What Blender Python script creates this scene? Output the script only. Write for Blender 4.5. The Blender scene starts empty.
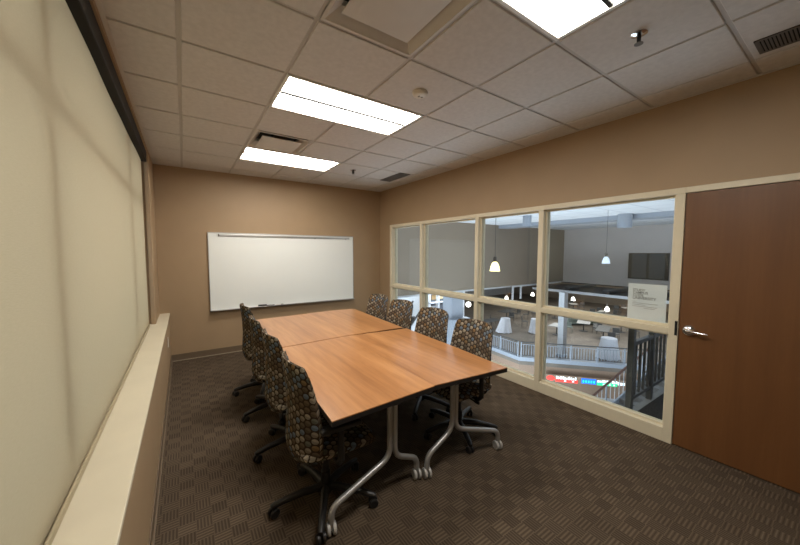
import bpy, bmesh, math, random
from mathutils import Vector, Matrix
R = math.radians
PI = math.pi
random.seed(7)
scene = bpy.context.scene
col = scene.collection

# ------------------------------------------------------------------ room numbers (metres)
W, D, H = 3.77, 5.354, 2.842          # glass wall x, whiteboard wall y, ceiling z
YN = -2.0                             # wall behind the camera
PIER, SILLX, SILLZ = 0.105, 0.222, 0.7225
T = 0.6096                            # ceiling module

# ------------------------------------------------------------------ materials
def new_mat(name):
    m = bpy.data.materials.new(name)
    m.use_nodes = True
    nt = m.node_tree
    b = nt.nodes['Principled BSDF']
    return m, nt, b

def N(nt, t, **kw):
    n = nt.nodes.new(t)
    for k, v in kw.items():
        if k == 'op':
            n.operation = v
        else:
            n.inputs[k].default_value = v
    return n

def L(nt, a, b):
    nt.links.new(a, b)

def math_node(nt, op, a, b=None, c=None):
    n = nt.nodes.new('ShaderNodeMath')
    n.operation = op
    for i, v in enumerate((a, b, c)):
        if v is None:
            continue
        if hasattr(v, 'is_linked'):
            L(nt, v, n.inputs[i])
        else:
            n.inputs[i].default_value = v
    return n.outputs[0]

def ramp(nt, fac, stops, interp='LINEAR'):
    n = nt.nodes.new('ShaderNodeValToRGB')
    n.color_ramp.interpolation = interp
    e = n.color_ramp.elements
    while len(e) < len(stops):
        e.new(0.5)
    for i, (p, c) in enumerate(stops):
        e[i].position = p
        e[i].color = (*c, 1)
    L(nt, fac, n.inputs['Fac'])
    return n.outputs['Color']

def mix(nt, fac, a, b):
    n = nt.nodes.new('ShaderNodeMix')
    n.data_type = 'RGBA'
    for sock, v in ((n.inputs['Factor'], fac), (n.inputs['A'], a), (n.inputs['B'], b)):
        pass
    ins = [n.inputs[0], n.inputs[6], n.inputs[7]]
    for s, v in zip(ins, (fac, a, b)):
        if hasattr(v, 'is_linked'):
            L(nt, v, s)
        elif isinstance(v, tuple):
            s.default_value = (*v, 1)
        else:
            s.default_value = v
    return n.outputs[2]

def coords(nt, kind='Object', scale=(1, 1, 1)):
    tc = nt.nodes.new('ShaderNodeTexCoord')
    mp = nt.nodes.new('ShaderNodeMapping')
    mp.inputs['Scale'].default_value = scale
    L(nt, tc.outputs[kind], mp.inputs['Vector'])
    return mp.outputs['Vector']

def noise(nt, vec, scale, detail=2.0, rough=0.5):
    n = N(nt, 'ShaderNodeTexNoise', Scale=scale, Detail=detail, Roughness=rough)
    L(nt, vec, n.inputs['Vector'])
    return n.outputs['Fac']

def bump(nt, b, h, strength=0.2, dist=0.005):
    n = N(nt, 'ShaderNodeBump', Strength=strength, Distance=dist)
    L(nt, h, n.inputs['Height'])
    L(nt, n.outputs['Normal'], b.inputs['Normal'])

def plain(name, c, rough=0.5, metal=0.0, var=0.06, scale=12.0, bmp=0.0, bscale=200.0, spec=0.5):
    m, nt, b = new_mat(name)
    v = coords(nt)
    f = noise(nt, v, scale, 3)
    lo = tuple(x * (1 - var) for x in c)
    hi = tuple(min(1, x * (1 + var)) for x in c)
    L(nt, ramp(nt, f, [(0.3, lo), (0.7, hi)]), b.inputs['Base Color'])
    b.inputs['Roughness'].default_value = rough
    b.inputs['Metallic'].default_value = metal
    b.inputs['Specular IOR Level'].default_value = spec
    if bmp:
        bump(nt, b, noise(nt, v, bscale, 2), bmp, 0.002)
    return m

def emit(name, c, s):
    m, nt, b = new_mat(name)
    b.inputs['Base Color'].default_value = (*c, 1)
    b.inputs['Emission Color'].default_value = (*c, 1)
    b.inputs['Emission Strength'].default_value = s
    return m

M = {}
M['wall'] = plain('tan_wall_paint', (0.37, 0.258, 0.150), 0.55, var=0.03, scale=3, bmp=0.15, bscale=220)
M['ceil'] = plain('ceiling_tile', (0.63, 0.61, 0.59), 0.95, var=0.05, scale=30, bmp=0.5, bscale=160, spec=0.1)
M['grid'] = plain('ceiling_grid_metal', (0.60, 0.57, 0.53), 0.5, var=0.02)
M['frame'] = plain('cream_frame_paint', (0.70, 0.63, 0.47), 0.38, var=0.02)
M['sill'] = plain('cream_sill', (0.66, 0.60, 0.46), 0.42, var=0.03, scale=5)
M['edgehighlight'] = plain('carpet_edge_highlight', (0.34, 0.28, 0.19), 0.5)  # paler colour stands for light caught along the carpet edge
M['gridbar'] = plain('ceiling_tee_bar', (0.47, 0.445, 0.42), 0.6, var=0.02)
M['base'] = plain('brown_rubber_base', (0.155, 0.11, 0.068), 0.5, var=0.05)
M['black'] = plain('black_plastic', (0.014, 0.013, 0.013), 0.42, var=0.1)
M['edge'] = plain('black_table_edge', (0.012, 0.011, 0.011), 0.45, var=0.1)
M['dark'] = plain('dark_bronze', (0.013, 0.012, 0.011), 0.6, var=0.1, spec=0.2)
M['steel'] = plain('grey_painted_steel', (0.46, 0.46, 0.455), 0.32, metal=0.6, var=0.03)
M['chrome'] = plain('satin_chrome', (0.78, 0.78, 0.80), 0.16, metal=1.0, var=0.02)
M['alu'] = plain('aluminium', (0.52, 0.51, 0.49), 0.3, metal=0.85, var=0.03)
M['caster'] = plain('light_grey_castor', (0.46, 0.45, 0.43), 0.4, var=0.03)
M['wboard'] = plain('whiteboard_enamel', (0.86, 0.89, 0.86), 0.25, var=0.01, scale=2)
M['white'] = plain('white_plastic', (0.72, 0.69, 0.62), 0.4, var=0.02)
M['vent'] = plain('vent_grey', (0.13, 0.115, 0.10), 0.6, var=0.05)
M['hole'] = plain('vent_inside', (0.012, 0.011, 0.010), 0.9, var=0.05)
M['fitting'] = plain('light_fitting_enamel', (0.75, 0.74, 0.70), 0.4, var=0.01)
M['lens'] = emit('lamp_lens', (1.0, 0.95, 0.875), 18.5)
M['lens_line'] = plain('lamp_divider', (0.03, 0.03, 0.03), 0.8)
M['taupe'] = plain('taupe_wall', (0.26, 0.212, 0.160), 0.7, var=0.03, scale=1)
M['pillar'] = plain('grey_pillar', (0.36, 0.34, 0.325), 0.6, var=0.03, scale=2)
M['greywall'] = plain('grey_wall', (0.66, 0.62, 0.60), 0.7, var=0.03, scale=1)
M['fascia'] = plain('tan_fascia', (0.33, 0.225, 0.155), 0.65, var=0.03, scale=1)
M['paleblue'] = plain('pale_painted_steel', (0.36, 0.40, 0.46), 0.4, var=0.02)
M['palewall'] = plain('pale_wall', (0.66, 0.68, 0.71), 0.6, var=0.02, scale=1)
M['charcoal'] = plain('charcoal_steel', (0.085, 0.088, 0.09), 0.45, var=0.05)
M['landing'] = plain('dark_landing_carpet', (0.04, 0.038, 0.037), 0.95, var=0.3, scale=60, spec=0.1)
M['concrete'] = plain('grey_concrete', (0.22, 0.22, 0.215), 0.8, var=0.08, scale=6)
M['cafefloor'] = plain('cafe_floor', (0.19, 0.16, 0.13), 0.6, var=0.2, scale=1.2)
M['canopy'] = plain('black_canopy', (0.014, 0.016, 0.018), 0.4, var=0.3, scale=2)
M['cloth'] = plain('white_cloth', (0.80, 0.82, 0.88), 0.9, var=0.03, spec=0.1)
M['cafegrey'] = plain('cafe_grey_laminate', (0.45, 0.45, 0.44), 0.5, var=0.05)
M['cafegreen'] = plain('cafe_green_upholstery', (0.18, 0.22, 0.20), 0.7, var=0.1)
M['leaf'] = plain('leaf_green', (0.05, 0.09, 0.035), 0.6, var=0.4, scale=20)
M['screen'] = plain('dark_screen', (0.058, 0.072, 0.085), 0.35, var=0.05)
M['handrail'] = plain('red_brown_handrail', (0.16, 0.075, 0.048), 0.4, var=0.1)
M['paper'] = plain('white_paper', (0.84, 0.86, 0.90), 0.8, var=0.01, spec=0.2)
M['ink'] = plain('grey_ink', (0.09, 0.085, 0.08), 0.8)
M['inklight'] = plain('pale_grey_ink', (0.36, 0.35, 0.34), 0.8)
M['lampbell'] = emit('lit_glass_bell', (1.0, 0.88, 0.45), 2.6)
M['lampsmall'] = emit('small_lit_glass', (1.0, 0.97, 0.90), 6.0)
M['lampglow'] = emit('pale_glass_glow', (0.75, 0.85, 1.0), 0.55)  # faint glow put into the glass, though the bell is off
M['led_red'] = emit('led_red', (1.0, 0.04, 0.03), 1.6)
M['led_blue'] = emit('led_blue', (0.02, 0.16, 0.85), 1.1)
M['led_green'] = emit('led_green', (0.02, 0.75, 0.30), 1.0)
M['led_white'] = emit('led_white', (0.8, 0.92, 1.0), 1.5)
M['books'] = None

# atrium ceiling: pale tiles with thin seams
def tiles_mat():
    m, nt, b = new_mat('atrium_ceiling_tile')
    v = coords(nt)
    s = nt.nodes.new('ShaderNodeSeparateXYZ')
    L(nt, v, s.inputs[0])
    fx = math_node(nt, 'FRACT', math_node(nt, 'DIVIDE', s.outputs[0], 1.22))
    fy = math_node(nt, 'FRACT', math_node(nt, 'DIVIDE', s.outputs[1], 1.22))
    ln = math_node(nt, 'MAXIMUM', math_node(nt, 'LESS_THAN', fx, 0.05), math_node(nt, 'LESS_THAN', fy, 0.05))
    L(nt, mix(nt, ln, (0.80, 0.82, 0.84), (0.58, 0.61, 0.65)), b.inputs['Base Color'])
    b.inputs['Roughness'].default_value = 0.9
    return m
M['aceil'] = tiles_mat()

# basket-weave carpet
def carpet_mat():
    m, nt, b = new_mat('basketweave_carpet')
    v = coords(nt)
    s = nt.nodes.new('ShaderNodeSeparateXYZ')
    L(nt, v, s.inputs[0])
    c = 0.085
    ux = math_node(nt, 'DIVIDE', s.outputs[0], c)
    uy = math_node(nt, 'DIVIDE', s.outputs[1], c)
    cx = math_node(nt, 'FLOOR', ux)
    cy = math_node(nt, 'FLOOR', uy)
    par = math_node(nt, 'MODULO', math_node(nt, 'ADD', math_node(nt, 'ADD', cx, cy), 1000.0), 2.0)
    par = math_node(nt, 'GREATER_THAN', par, 0.5)
    sx = math_node(nt, 'FRACT', math_node(nt, 'MULTIPLY', ux, 5.0))
    sy = math_node(nt, 'FRACT', math_node(nt, 'MULTIPLY', uy, 4.0))
    def tri(q):
        return math_node(nt, 'MULTIPLY', math_node(nt, 'ABSOLUTE', math_node(nt, 'SUBTRACT', q, 0.5)), 2.0)
    stripe = nt.nodes.new('ShaderNodeMix')
    stripe.data_type = 'FLOAT'
    L(nt, par, stripe.inputs[0])
    L(nt, tri(sx), stripe.inputs[2])
    L(nt, tri(sy), stripe.inputs[3])
    st = stripe.outputs[0]
    comb = nt.nodes.new('ShaderNodeCombineXYZ')
    L(nt, cx, comb.inputs[0]); L(nt, cy, comb.inputs[1])
    wn = nt.nodes.new('ShaderNodeTexWhiteNoise')
    wn.noise_dimensions = '2D'
    L(nt, comb.outputs[0], wn.inputs['Vector'])
    fine = noise(nt, v, 420, 2, 0.7)
    t = math_node(nt, 'ADD', math_node(nt, 'MULTIPLY', st, 0.56), math_node(nt, 'MULTIPLY', math_node(nt, 'SUBTRACT', wn.outputs['Value'], 0.5), 0.14))
    t = math_node(nt, 'ADD', t, math_node(nt, 'MULTIPLY', math_node(nt, 'SUBTRACT', fine, 0.5), 0.7))
    t = math_node(nt, 'ADD', t, math_node(nt, 'MULTIPLY', par, 0.12))
    L(nt, ramp(nt, t, [(0.02, (0.050, 0.036, 0.024)), (0.45, (0.096, 0.070, 0.047)), (0.95, (0.190, 0.146, 0.102))]), b.inputs['Base Color'])
    b.inputs['Roughness'].default_value = 0.95
    b.inputs['Specular IOR Level'].default_value = 0.08
    bump(nt, b, t, 0.5, 0.004)
    return m
M['carpet'] = carpet_mat()

# table laminate, grain along y
def wood_mat(name, dark, mid, light, scale, rough, axis='y', spec=0.5):
    m, nt, b = new_mat(name)
    sc = {'y': (9, 0.55, 9), 'z': (7, 7, 0.45)}[axis]
    v = coords(nt, 'Object', sc)
    f1 = noise(nt, v, scale, 4, 0.6)
    f2 = noise(nt, v, scale * 5, 3, 0.6)
    t = math_node(nt, 'ADD', math_node(nt, 'MULTIPLY', f1, 0.72), math_node(nt, 'MULTIPLY', f2, 0.28))
    L(nt, ramp(nt, t, [(0.32, dark), (0.5, mid), (0.68, light)]), b.inputs['Base Color'])
    b.inputs['Roughness'].default_value = rough
    b.inputs['Specular IOR Level'].default_value = spec
    return m
M['wood'] = wood_mat('cherry_laminate', (0.275, 0.115, 0.040), (0.40, 0.182, 0.067), (0.52, 0.260, 0.105), 1.0, 0.28)
M['door'] = wood_mat('red_brown_door_veneer', (0.132, 0.053, 0.017), (0.150, 0.062, 0.020), (0.170, 0.072, 0.024), 1.6, 0.42, 'z')

# upholstery: staggered two-tone dots on a dark ground, laid out in metres over the UV map
def fabric_mat():
    m, nt, b = new_mat('dotted_upholstery')
    tc = nt.nodes.new('ShaderNodeTexCoord')
    s = nt.nodes.new('ShaderNodeSeparateXYZ')
    L(nt, tc.outputs['UV'], s.inputs[0])
    u = math_node(nt, 'DIVIDE', s.outputs[0], 0.0345)
    cu = math_node(nt, 'FLOOR', u)
    odd = math_node(nt, 'MODULO', math_node(nt, 'ADD', cu, 1000.0), 2.0)
    v = math_node(nt, 'ADD', math_node(nt, 'DIVIDE', s.outputs[1], 0.0395), math_node(nt, 'MULTIPLY', odd, 0.5))
    cv = math_node(nt, 'FLOOR', v)
    fu = math_node(nt, 'SUBTRACT', math_node(nt, 'FRACT', u), 0.5)
    fv = math_node(nt, 'SUBTRACT', math_node(nt, 'FRACT', v), 0.5)
    d = math_node(nt, 'SQRT', math_node(nt, 'ADD', math_node(nt, 'POWER', math_node(nt, 'MULTIPLY', math_node(nt, 'ABSOLUTE', fu), 0.0345), 2.0), math_node(nt, 'POWER', math_node(nt, 'MULTIPLY', math_node(nt, 'ABSOLUTE', fv), 0.0395), 2.0)))
    dot = math_node(nt, 'LESS_THAN', d, 0.0160)
    half = math_node(nt, 'GREATER_THAN', math_node(nt, 'ADD', fv, math_node(nt, 'MULTIPLY', fu, 0.3)), 0.02)
    comb = nt.nodes.new('ShaderNodeCombineXYZ')
    L(nt, cu, comb.inputs[0]); L(nt, cv, comb.inputs[1])
    wn = nt.nodes.new('ShaderNodeTexWhiteNoise')
    wn.noise_dimensions = '2D'
    L(nt, comb.outputs[0], wn.inputs['Vector'])
    c1 = ramp(nt, wn.outputs['Value'], [(0.0, (0.25, 0.205, 0.155)), (0.20, (0.115, 0.088, 0.062)), (0.42, (0.32, 0.28, 0.215)), (0.62, (0.125, 0.088, 0.056)),
                                        (0.70, (0.135, 0.175, 0.22)), (0.85, (0.14, 0.14, 0.11)), (0.93, (0.22, 0.14, 0.07))], 'CONSTANT')
    hs = nt.nodes.new('ShaderNodeHueSaturation')
    hs.inputs['Value'].default_value = 0.66
    L(nt, c1, hs.inputs['Color'])
    c2 = mix(nt, half, hs.outputs['Color'], c1)
    wv = noise(nt, tc.outputs['UV'], 900, 2, 0.6)
    L(nt, mix(nt, dot, (0.036, 0.025, 0.017), c2), b.inputs['Base Color'])
    b.inputs['Roughness'].default_value = 0.92
    b.inputs['Specular IOR Level'].default_value = 0.15
    bump(nt, b, wv, 0.35, 0.002)
    return m
M['fabric'] = fabric_mat()

# roller-shade cloth: woven, slightly translucent
def shade_mat():
    m, nt, b = new_mat('woven_shade_cloth')
    v = coords(nt, 'Object', (1, 1, 1))
    w = noise(nt, coords(nt, 'Object', (1, 6, 90)), 6, 3, 0.6)
    L(nt, ramp(nt, w, [(0.3, (0.475, 0.412, 0.28)), (0.7, (0.525, 0.457, 0.315))]), b.inputs['Base Color'])
    b.inputs['Roughness'].default_value = 0.9
    b.inputs['Specular IOR Level'].default_value = 0.1
    h = math_node(nt, 'ADD', w, math_node(nt, 'MULTIPLY', noise(nt, v, 1.1, 2), 6.0))
    bump(nt, b, h, 0.30, 0.006)
    tr = nt.nodes.new('ShaderNodeBsdfTranslucent')
    tr.inputs['Color'].default_value = (0.75, 0.63, 0.40, 1)
    mx = nt.nodes.new('ShaderNodeMixShader')
    mx.inputs[0].default_value = 0.22
    L(nt, b.outputs[0], mx.inputs[1]); L(nt, tr.outputs[0], mx.inputs[2])
    L(nt, mx.outputs[0], nt.nodes['Material Output'].inputs['Surface'])
    return m
M['shade'] = shade_mat()

def glass_mat():
    m, nt, b = new_mat('clear_glass')
    nt.nodes.remove(b)
    t = nt.nodes.new('ShaderNodeBsdfTransparent')
    t.inputs['Color'].default_value = (0.95, 0.97, 0.96, 1)
    g = nt.nodes.new('ShaderNodeBsdfGlossy')
    g.inputs['Roughness'].default_value = 0.0
    lw_ = nt.nodes.new('ShaderNodeLayerWeight')
    lw_.inputs['Blend'].default_value = 0.5
    fr_ = math_node(nt, 'ADD', math_node(nt, 'MULTIPLY', math_node(nt, 'POWER', lw_.outputs['Facing'], 5.0), 0.96), 0.04)
    mx = nt.nodes.new('ShaderNodeMixShader')
    L(nt, fr_, mx.inputs[0]); L(nt, t.outputs[0], mx.inputs[1]); L(nt, g.outputs[0], mx.inputs[2])
    L(nt, mx.outputs[0], nt.nodes['Material Output'].inputs['Surface'])
    return m
M['glass'] = glass_mat()

def shelf_mat():
    m, nt, b = new_mat('shelf_goods')
    v = coords(nt)
    s = nt.nodes.new('ShaderNodeSeparateXYZ')
    L(nt, v, s.inputs[0])
    comb = nt.nodes.new('ShaderNodeCombineXYZ')
    L(nt, math_node(nt, 'FLOOR', math_node(nt, 'MULTIPLY', s.outputs[0], 2.6)), comb.inputs[0])
    L(nt, math_node(nt, 'FLOOR', math_node(nt, 'MULTIPLY', s.outputs[2], 2.2)), comb.inputs[1])
    wn = nt.nodes.new('ShaderNodeTexWhiteNoise')
    wn.noise_dimensions = '2D'
    L(nt, comb.outputs[0], wn.inputs['Vector'])
    L(nt, ramp(nt, wn.outputs['Value'], [(0, (0.10, 0.11, 0.13)), (0.3, (0.5, 0.5, 0.5)), (0.5, (0.45, 0.28, 0.12)), (0.7, (0.16, 0.18, 0.22)), (0.85, (0.62, 0.5, 0.3))], 'CONSTANT'), b.inputs['Base Color'])
    return m
M['books'] = shelf_mat()

# ------------------------------------------------------------------ mesh helpers
class MB:
    def __init__(self):
        self.bm = bmesh.new()
    def box(self, x0, x1, y0, y1, z0, z1, bev=0.0, mat=None, seg=2):
        r = bmesh.ops.create_cube(self.bm, size=1.0)
        vs = r['verts']
        sx, sy, sz = x1 - x0, y1 - y0, z1 - z0
        for v in vs:
            v.co = Vector(((x0 + x1) / 2 + v.co.x * sx, (y0 + y1) / 2 + v.co.y * sy, (z0 + z1) / 2 + v.co.z * sz))
        if bev:
            es = {e for v in vs for e in v.link_edges}
            rr = bmesh.ops.bevel(self.bm, geom=list(es), offset=bev, segments=seg, profile=0.5, affect='EDGES')
            vs = list({v for f in rr['faces'] for v in f.verts} | {v for v in vs if v.is_valid})
        if mat is not None:
            for v in vs:
                if v.is_valid:
                    v.co = mat @ v.co
        return self
    def prism(self, pts, z0, z1):
        lo = [self.bm.verts.new((x, y, z0)) for x, y in pts]
        hi = [self.bm.verts.new((x, y, z1)) for x, y in pts]
        n = len(pts)
        self.bm.faces.new(list(reversed(lo)))
        self.bm.faces.new(hi)
        for i in range(n):
            j = (i + 1) % n
            self.bm.faces.new((lo[i], lo[j], hi[j], hi[i]))
        return self
    def tube(self, pts, r, n=10, caps=True):
        pts = [Vector(p) for p in pts]
        rs = r if isinstance(r, (list, tuple)) else [r] * len(pts)
        rings = []
        up = None
        for i, p in enumerate(pts):
            a = pts[max(i - 1, 0)]
            c = pts[min(i + 1, len(pts) - 1)]
            t = (c - a).normalized()
            if up is None:
                up = Vector((0, 0, 1)) if abs(t.z) < 0.9 else Vector((1, 0, 0))
            s = t.cross(up)
            if s.length < 1e-4:
                s = t.cross(Vector((0, 1, 0)))
            s.normalize()
            q = s.cross(t).normalized()
            up = q
            rings.append([self.bm.verts.new(p + (s * math.cos(2 * PI * k / n) + q * math.sin(2 * PI * k / n)) * rs[i]) for k in range(n)])
        for a, b in zip(rings, rings[1:]):
            for k in range(n):
                self.bm.faces.new((a[k], a[(k + 1) % n], b[(k + 1) % n], b[k]))
        if caps:
            self.bm.faces.new(list(reversed(rings[0])))
            self.bm.faces.new(rings[-1])
        return self
    def lathe(self, prof, n=20, mat=None):
        rings = []
        for r, z in prof:
            if r < 1e-5:
                rings.append([self.bm.verts.new((0, 0, z))])
            else:
                rings.append([self.bm.verts.new((r * math.cos(2 * PI * k / n), r * math.sin(2 * PI * k / n), z)) for k in range(n)])
        for a, b in zip(rings, rings[1:]):
            for k in range(n):
                k2 = (k + 1) % n
                if len(a) == 1 and len(b) == 1:
                    continue
                if len(a) == 1:
                    self.bm.faces.new((a[0], b[k2], b[k]))
                elif len(b) == 1:
                    self.bm.faces.new((a[k], a[k2], b[0]))
                else:
                    self.bm.faces.new((a[k], a[k2], b[k2], b[k]))
        if mat is not None:
            for ring in rings:
                for v in ring:
                    v.co = mat @ v.co
        return self
    def build(self, name, mat, parent=None, smooth=False, loc=None, angle=35):
        bmesh.ops.recalc_face_normals(self.bm, faces=self.bm.faces)
        me = bpy.data.meshes.new(name)
        self.bm.to_mesh(me)
        self.bm.free()
        me.materials.append(mat)
        if smooth:
            for p in me.polygons:
                p.use_smooth = True
            me.set_sharp_from_angle(angle=R(angle))
        o = bpy.data.objects.new(name, me)
        col.objects.link(o)
        if parent is not None:
            o.parent = parent
        if loc is not None:
            o.location = loc
        return o

def box(*a, **k):
    return MB().box(*a, **k)

def tag(o, label, cat, group=None, kind=None):
    o['label'] = label
    o['category'] = cat
    if group:
        o['group'] = group
    if kind:
        o['kind'] = kind
    return o

def thing(name, label, cat, loc=(0, 0, 0), rz=0.0, group=None):
    o = bpy.data.objects.new(name, None)
    o.empty_display_size = 0.1
    col.objects.link(o)
    o.location = loc
    o.rotation_euler = (0, 0, rz)
    return tag(o, label, cat, group)

def struct(o):
    o['kind'] = 'structure'
    return o

def copy_tree(o, parent=None):
    c = o.copy()
    col.objects.link(c)
    if parent is not None:
        c.parent = parent
    for ch in list(o.children):
        copy_tree(ch, c)
    return c

def bend(a, b, c, r, n=6):
    """points rounding the corner a-b-c with cut-back r"""
    a, b, c = Vector(a), Vector(b), Vector(c)
    p = b + (a - b).normalized() * r
    q = b + (c - b).normalized() * r
    return [(p * (1 - t) ** 2 + b * 2 * t * (1 - t) + q * t ** 2) for t in [i / n for i in range(n + 1)]]

# ------------------------------------------------------------------ room shell
struct(box(-0.35, W + 0.12, YN - 0.12, D + 0.12, -0.12, 0).build('floor', M['carpet']))
struct(box(-0.35, W + 0.12, D, D + 0.12, 0, H + 0.3).build('wall_back', M['wall']))
struct(box(-0.35, W + 0.12, YN - 0.12, YN, 0, H + 0.3).build('wall_front', M['wall']))
# left: low wall under the sill, pier beside the window, strip over it
WY0, WY1 = -1.7, 4.60
lw = MB().box(-0.30, 0.215, YN, D, 0, SILLZ - 0.022)
lw.box(-0.30, PIER, WY1, D, SILLZ, H + 0.3)
lw.box(-0.30, PIER, YN, WY0, SILLZ, H + 0.3)
lw.box(-0.30, PIER, WY0, WY1, 2.80, H + 0.3)
struct(lw.build('wall_left', M['wall']))
struct(box(-0.24, SILLX, YN, D, SILLZ - 0.022, SILLZ, bev=0.003).build('trim_1', M['sill']))
# right: wall above the glazing and beside it
FY0, FY1, FH = -0.47, 4.95, 2.135
rw = MB().box(W, W + 0.12, YN, D, FH, H + 0.3).box(W, W + 0.12, FY1, D, 0, FH).box(W, W + 0.12, YN, FY0 - 0.05, 0, FH)
struct(rw.build('wall_right', M['wall']))
# baseboards
def baseboard(name, x0, x1, y0, y1, dx, dy):
    b = MB().box(x0, x1, y0, y1, 0, 0.098, bev=0.002)
    b.box(x0 - (dx < 0) * 0.008, x1 + (dx > 0) * 0.008, y0 - (dy < 0) * 0.008, y1 + (dy > 0) * 0.008, 0, 0.012, bev=0.003)
    return struct(b.build(name, M['base']))
baseboard('baseboard_back', 0.216, W - 0.001, D - 0.008, D - 0.001, 0, -1)
baseboard('baseboard_left', 0.2155, 0.2225, YN + 0.001, D - 0.01, 1, 0)
baseboard('baseboard_right', W - 0.008, W - 0.001, FY1 + 0.002, D - 0.01, -1, 0)

struct(box(0.232, W - 0.012, D - 0.024, D - 0.0165, 0.0, 0.010, bev=0.002).build('trim_highlight', M['edgehighlight']))  # strip added as the painted bright line at the baseboard foot
# window behind the shade: mullions and glass
wf = MB()
for y in (-1.66, -0.80, 1.35, 3.50, 4.56):
    wf.box(-0.10, 0.018, y - 0.045, y + 0.045, SILLZ, 2.80)
for z in (0.755, 2.17, 2.77):
    wf.box(-0.10, 0.018, WY0, WY1, z - 0.045, z + 0.045)
wfo = struct(wf.build('window_1', M['dark']))
box(-0.066, -0.060, WY0 + 0.01, WY1 - 0.01, SILLZ + 0.02, 2.78).build('pane', M['glass'], wfo)
# jamb strips facing the camera
jt = MB().box(0.0, 0.035, WY1 - 0.045, WY1, SILLZ, 2.80, bev=0.003).box(0.06, PIER, WY1 - 0.02, WY1, SILLZ, 2.80, bev=0.003)
struct(jt.build('trim_2', M['wall']))
# wall angle along the top of the left wall and round the ceiling
ta = MB().box(PIER, PIER + 0.022, YN, D, H - 0.006, H)
ta.box(PIER, W, D - 0.022, D, H - 0.006, H).box(W - 0.022, W, YN, D, H - 0.006, H)
struct(ta.build('trim_3', M['grid']))

# ------------------------------------------------------------------ ceiling: tiles in a lay-in grid
C0 = 0.4396
R0 = 2.0
def cx(i): return C0 + T * i
def ry(j): return R0 + T * j
light_cells = {(i, j) for j in (-3, 0, 3) for i in (1, 2)}
plaque_cells = {(1, -2), (1, 2)}
g = 0.011
tl = MB()
xs = [PIER] + [cx(i) for i in range(0, 6)] + [W]
ys = [YN] + [ry(j) for j in range(-6, 6)] + [D]
for i in range(len(xs) - 1):
    for j in range(len(ys) - 1):
        cell = (i - 1, j - 7)
        if cell in light_cells or cell in plaque_cells:
            continue
        if xs[i + 1] - xs[i] < 0.05 or ys[j + 1] - ys[j] < 0.05:
            continue
        tl.box(xs[i] + g, xs[i + 1] - g, ys[j] + g, ys[j + 1] - g, H - 0.001, H + 0.02, bev=0.004, seg=1)
struct(tl.build('ceiling', M['ceil']))
gr = MB()
holes = light_cells | plaque_cells
for i in range(0, 6):
    for j in range(-7, 6):
        y0, y1 = max(YN, ry(j)), min(D, ry(j + 1))
        if (i - 1, j) in holes and (i, j) in holes:
            continue
        gr.box(cx(i) - 0.012, cx(i) + 0.012, y0, y1, H + 0.007, H + 0.012)
for j in range(-6, 6):
    y = ry(j)
    gr.box(PIER, W, y - 0.012, y + 0.012, H + 0.0072, H + 0.0122)
struct(gr.build('ceiling_grid', M['gridbar']))
struct(box(-0.3, W + 0.12, YN, D, H + 0.22, H + 0.3).build('ceiling_slab', M['grid']))

# ceiling troffers
def troffer(j, label):
    x0, x1 = cx(1) + 0.008, cx(3) - 0.008
    y0, y1 = ry(j) + 0.008, ry(j + 1) - 0.008
    o = thing('ceiling_light', label, 'ceiling light', ((x0 + x1) / 2, (y0 + y1) / 2, H), group='recessed ceiling lights')
    hx, hy = (x1 - x0) / 2, (y1 - y0) / 2
    f = MB()
    b = 0.022
    for a in ((-hx, hx, -hy, -hy + b), (-hx, hx, hy - b, hy), (-hx, -hx + b, -hy + b, hy - b), (hx - b, hx, -hy + b, hy - b)):
        f.box(*a, -0.004, 0.012, bev=0.002, seg=1)
    f.build('frame', M['fitting'], o)
    # shallow pan above
    p = MB()
    p.box(-hx + 0.001, hx - 0.001, -hy + 0.001, hy - 0.001, 0.092, 0.10)
    for a in ((-hx + .001, hx - .001, -hy + .001, -hy + 0.007), (-hx + .001, hx - .001, hy - 0.007, hy - .001), (-hx + .001, -hx + 0.007, -hy + .007, hy - .007), (hx - 0.007, hx - .001, -hy + .007, hy - .007)):
        p.box(*a, 0.0125, 0.092)
    p.build('pan', M['fitting'], o)
    # two curved lenses meeting at a centre rail
    for s in (-1, 1):
        m = MB()
        n = 8
        rows = []
        for k in range(n + 1):
            t = k / n
            y = s * (0.006 + t * (hy - b - 0.008))
            z = 0.014 + 0.030 * math.sin(PI * t)
            rows.append([m.bm.verts.new((x, y, z)) for x in (-hx + b, hx - b)])
        for a, c in zip(rows, rows[1:]):
            m.bm.faces.new((a[0], a[1], c[1], c[0]))
        m.build('lens', M['lens'], o, smooth=True)
    box(-hx + b, hx - b, -0.011, 0.011, 0.002, 0.013).build('centre_rail', M['lens_line'], o)
    box(hx - b - 0.035, hx - b - 0.030, 0.02, hy - b - 0.02, 0.002, 0.010).build('end_clip', M['fitting'], o)
    return o
troffer(3, 'lit rectangular ceiling light nearest the whiteboard wall')
troffer(0, 'lit rectangular ceiling light over the middle of the wooden tables')
troffer(-3, 'lit rectangular ceiling light cut off by the top edge of the picture')

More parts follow.
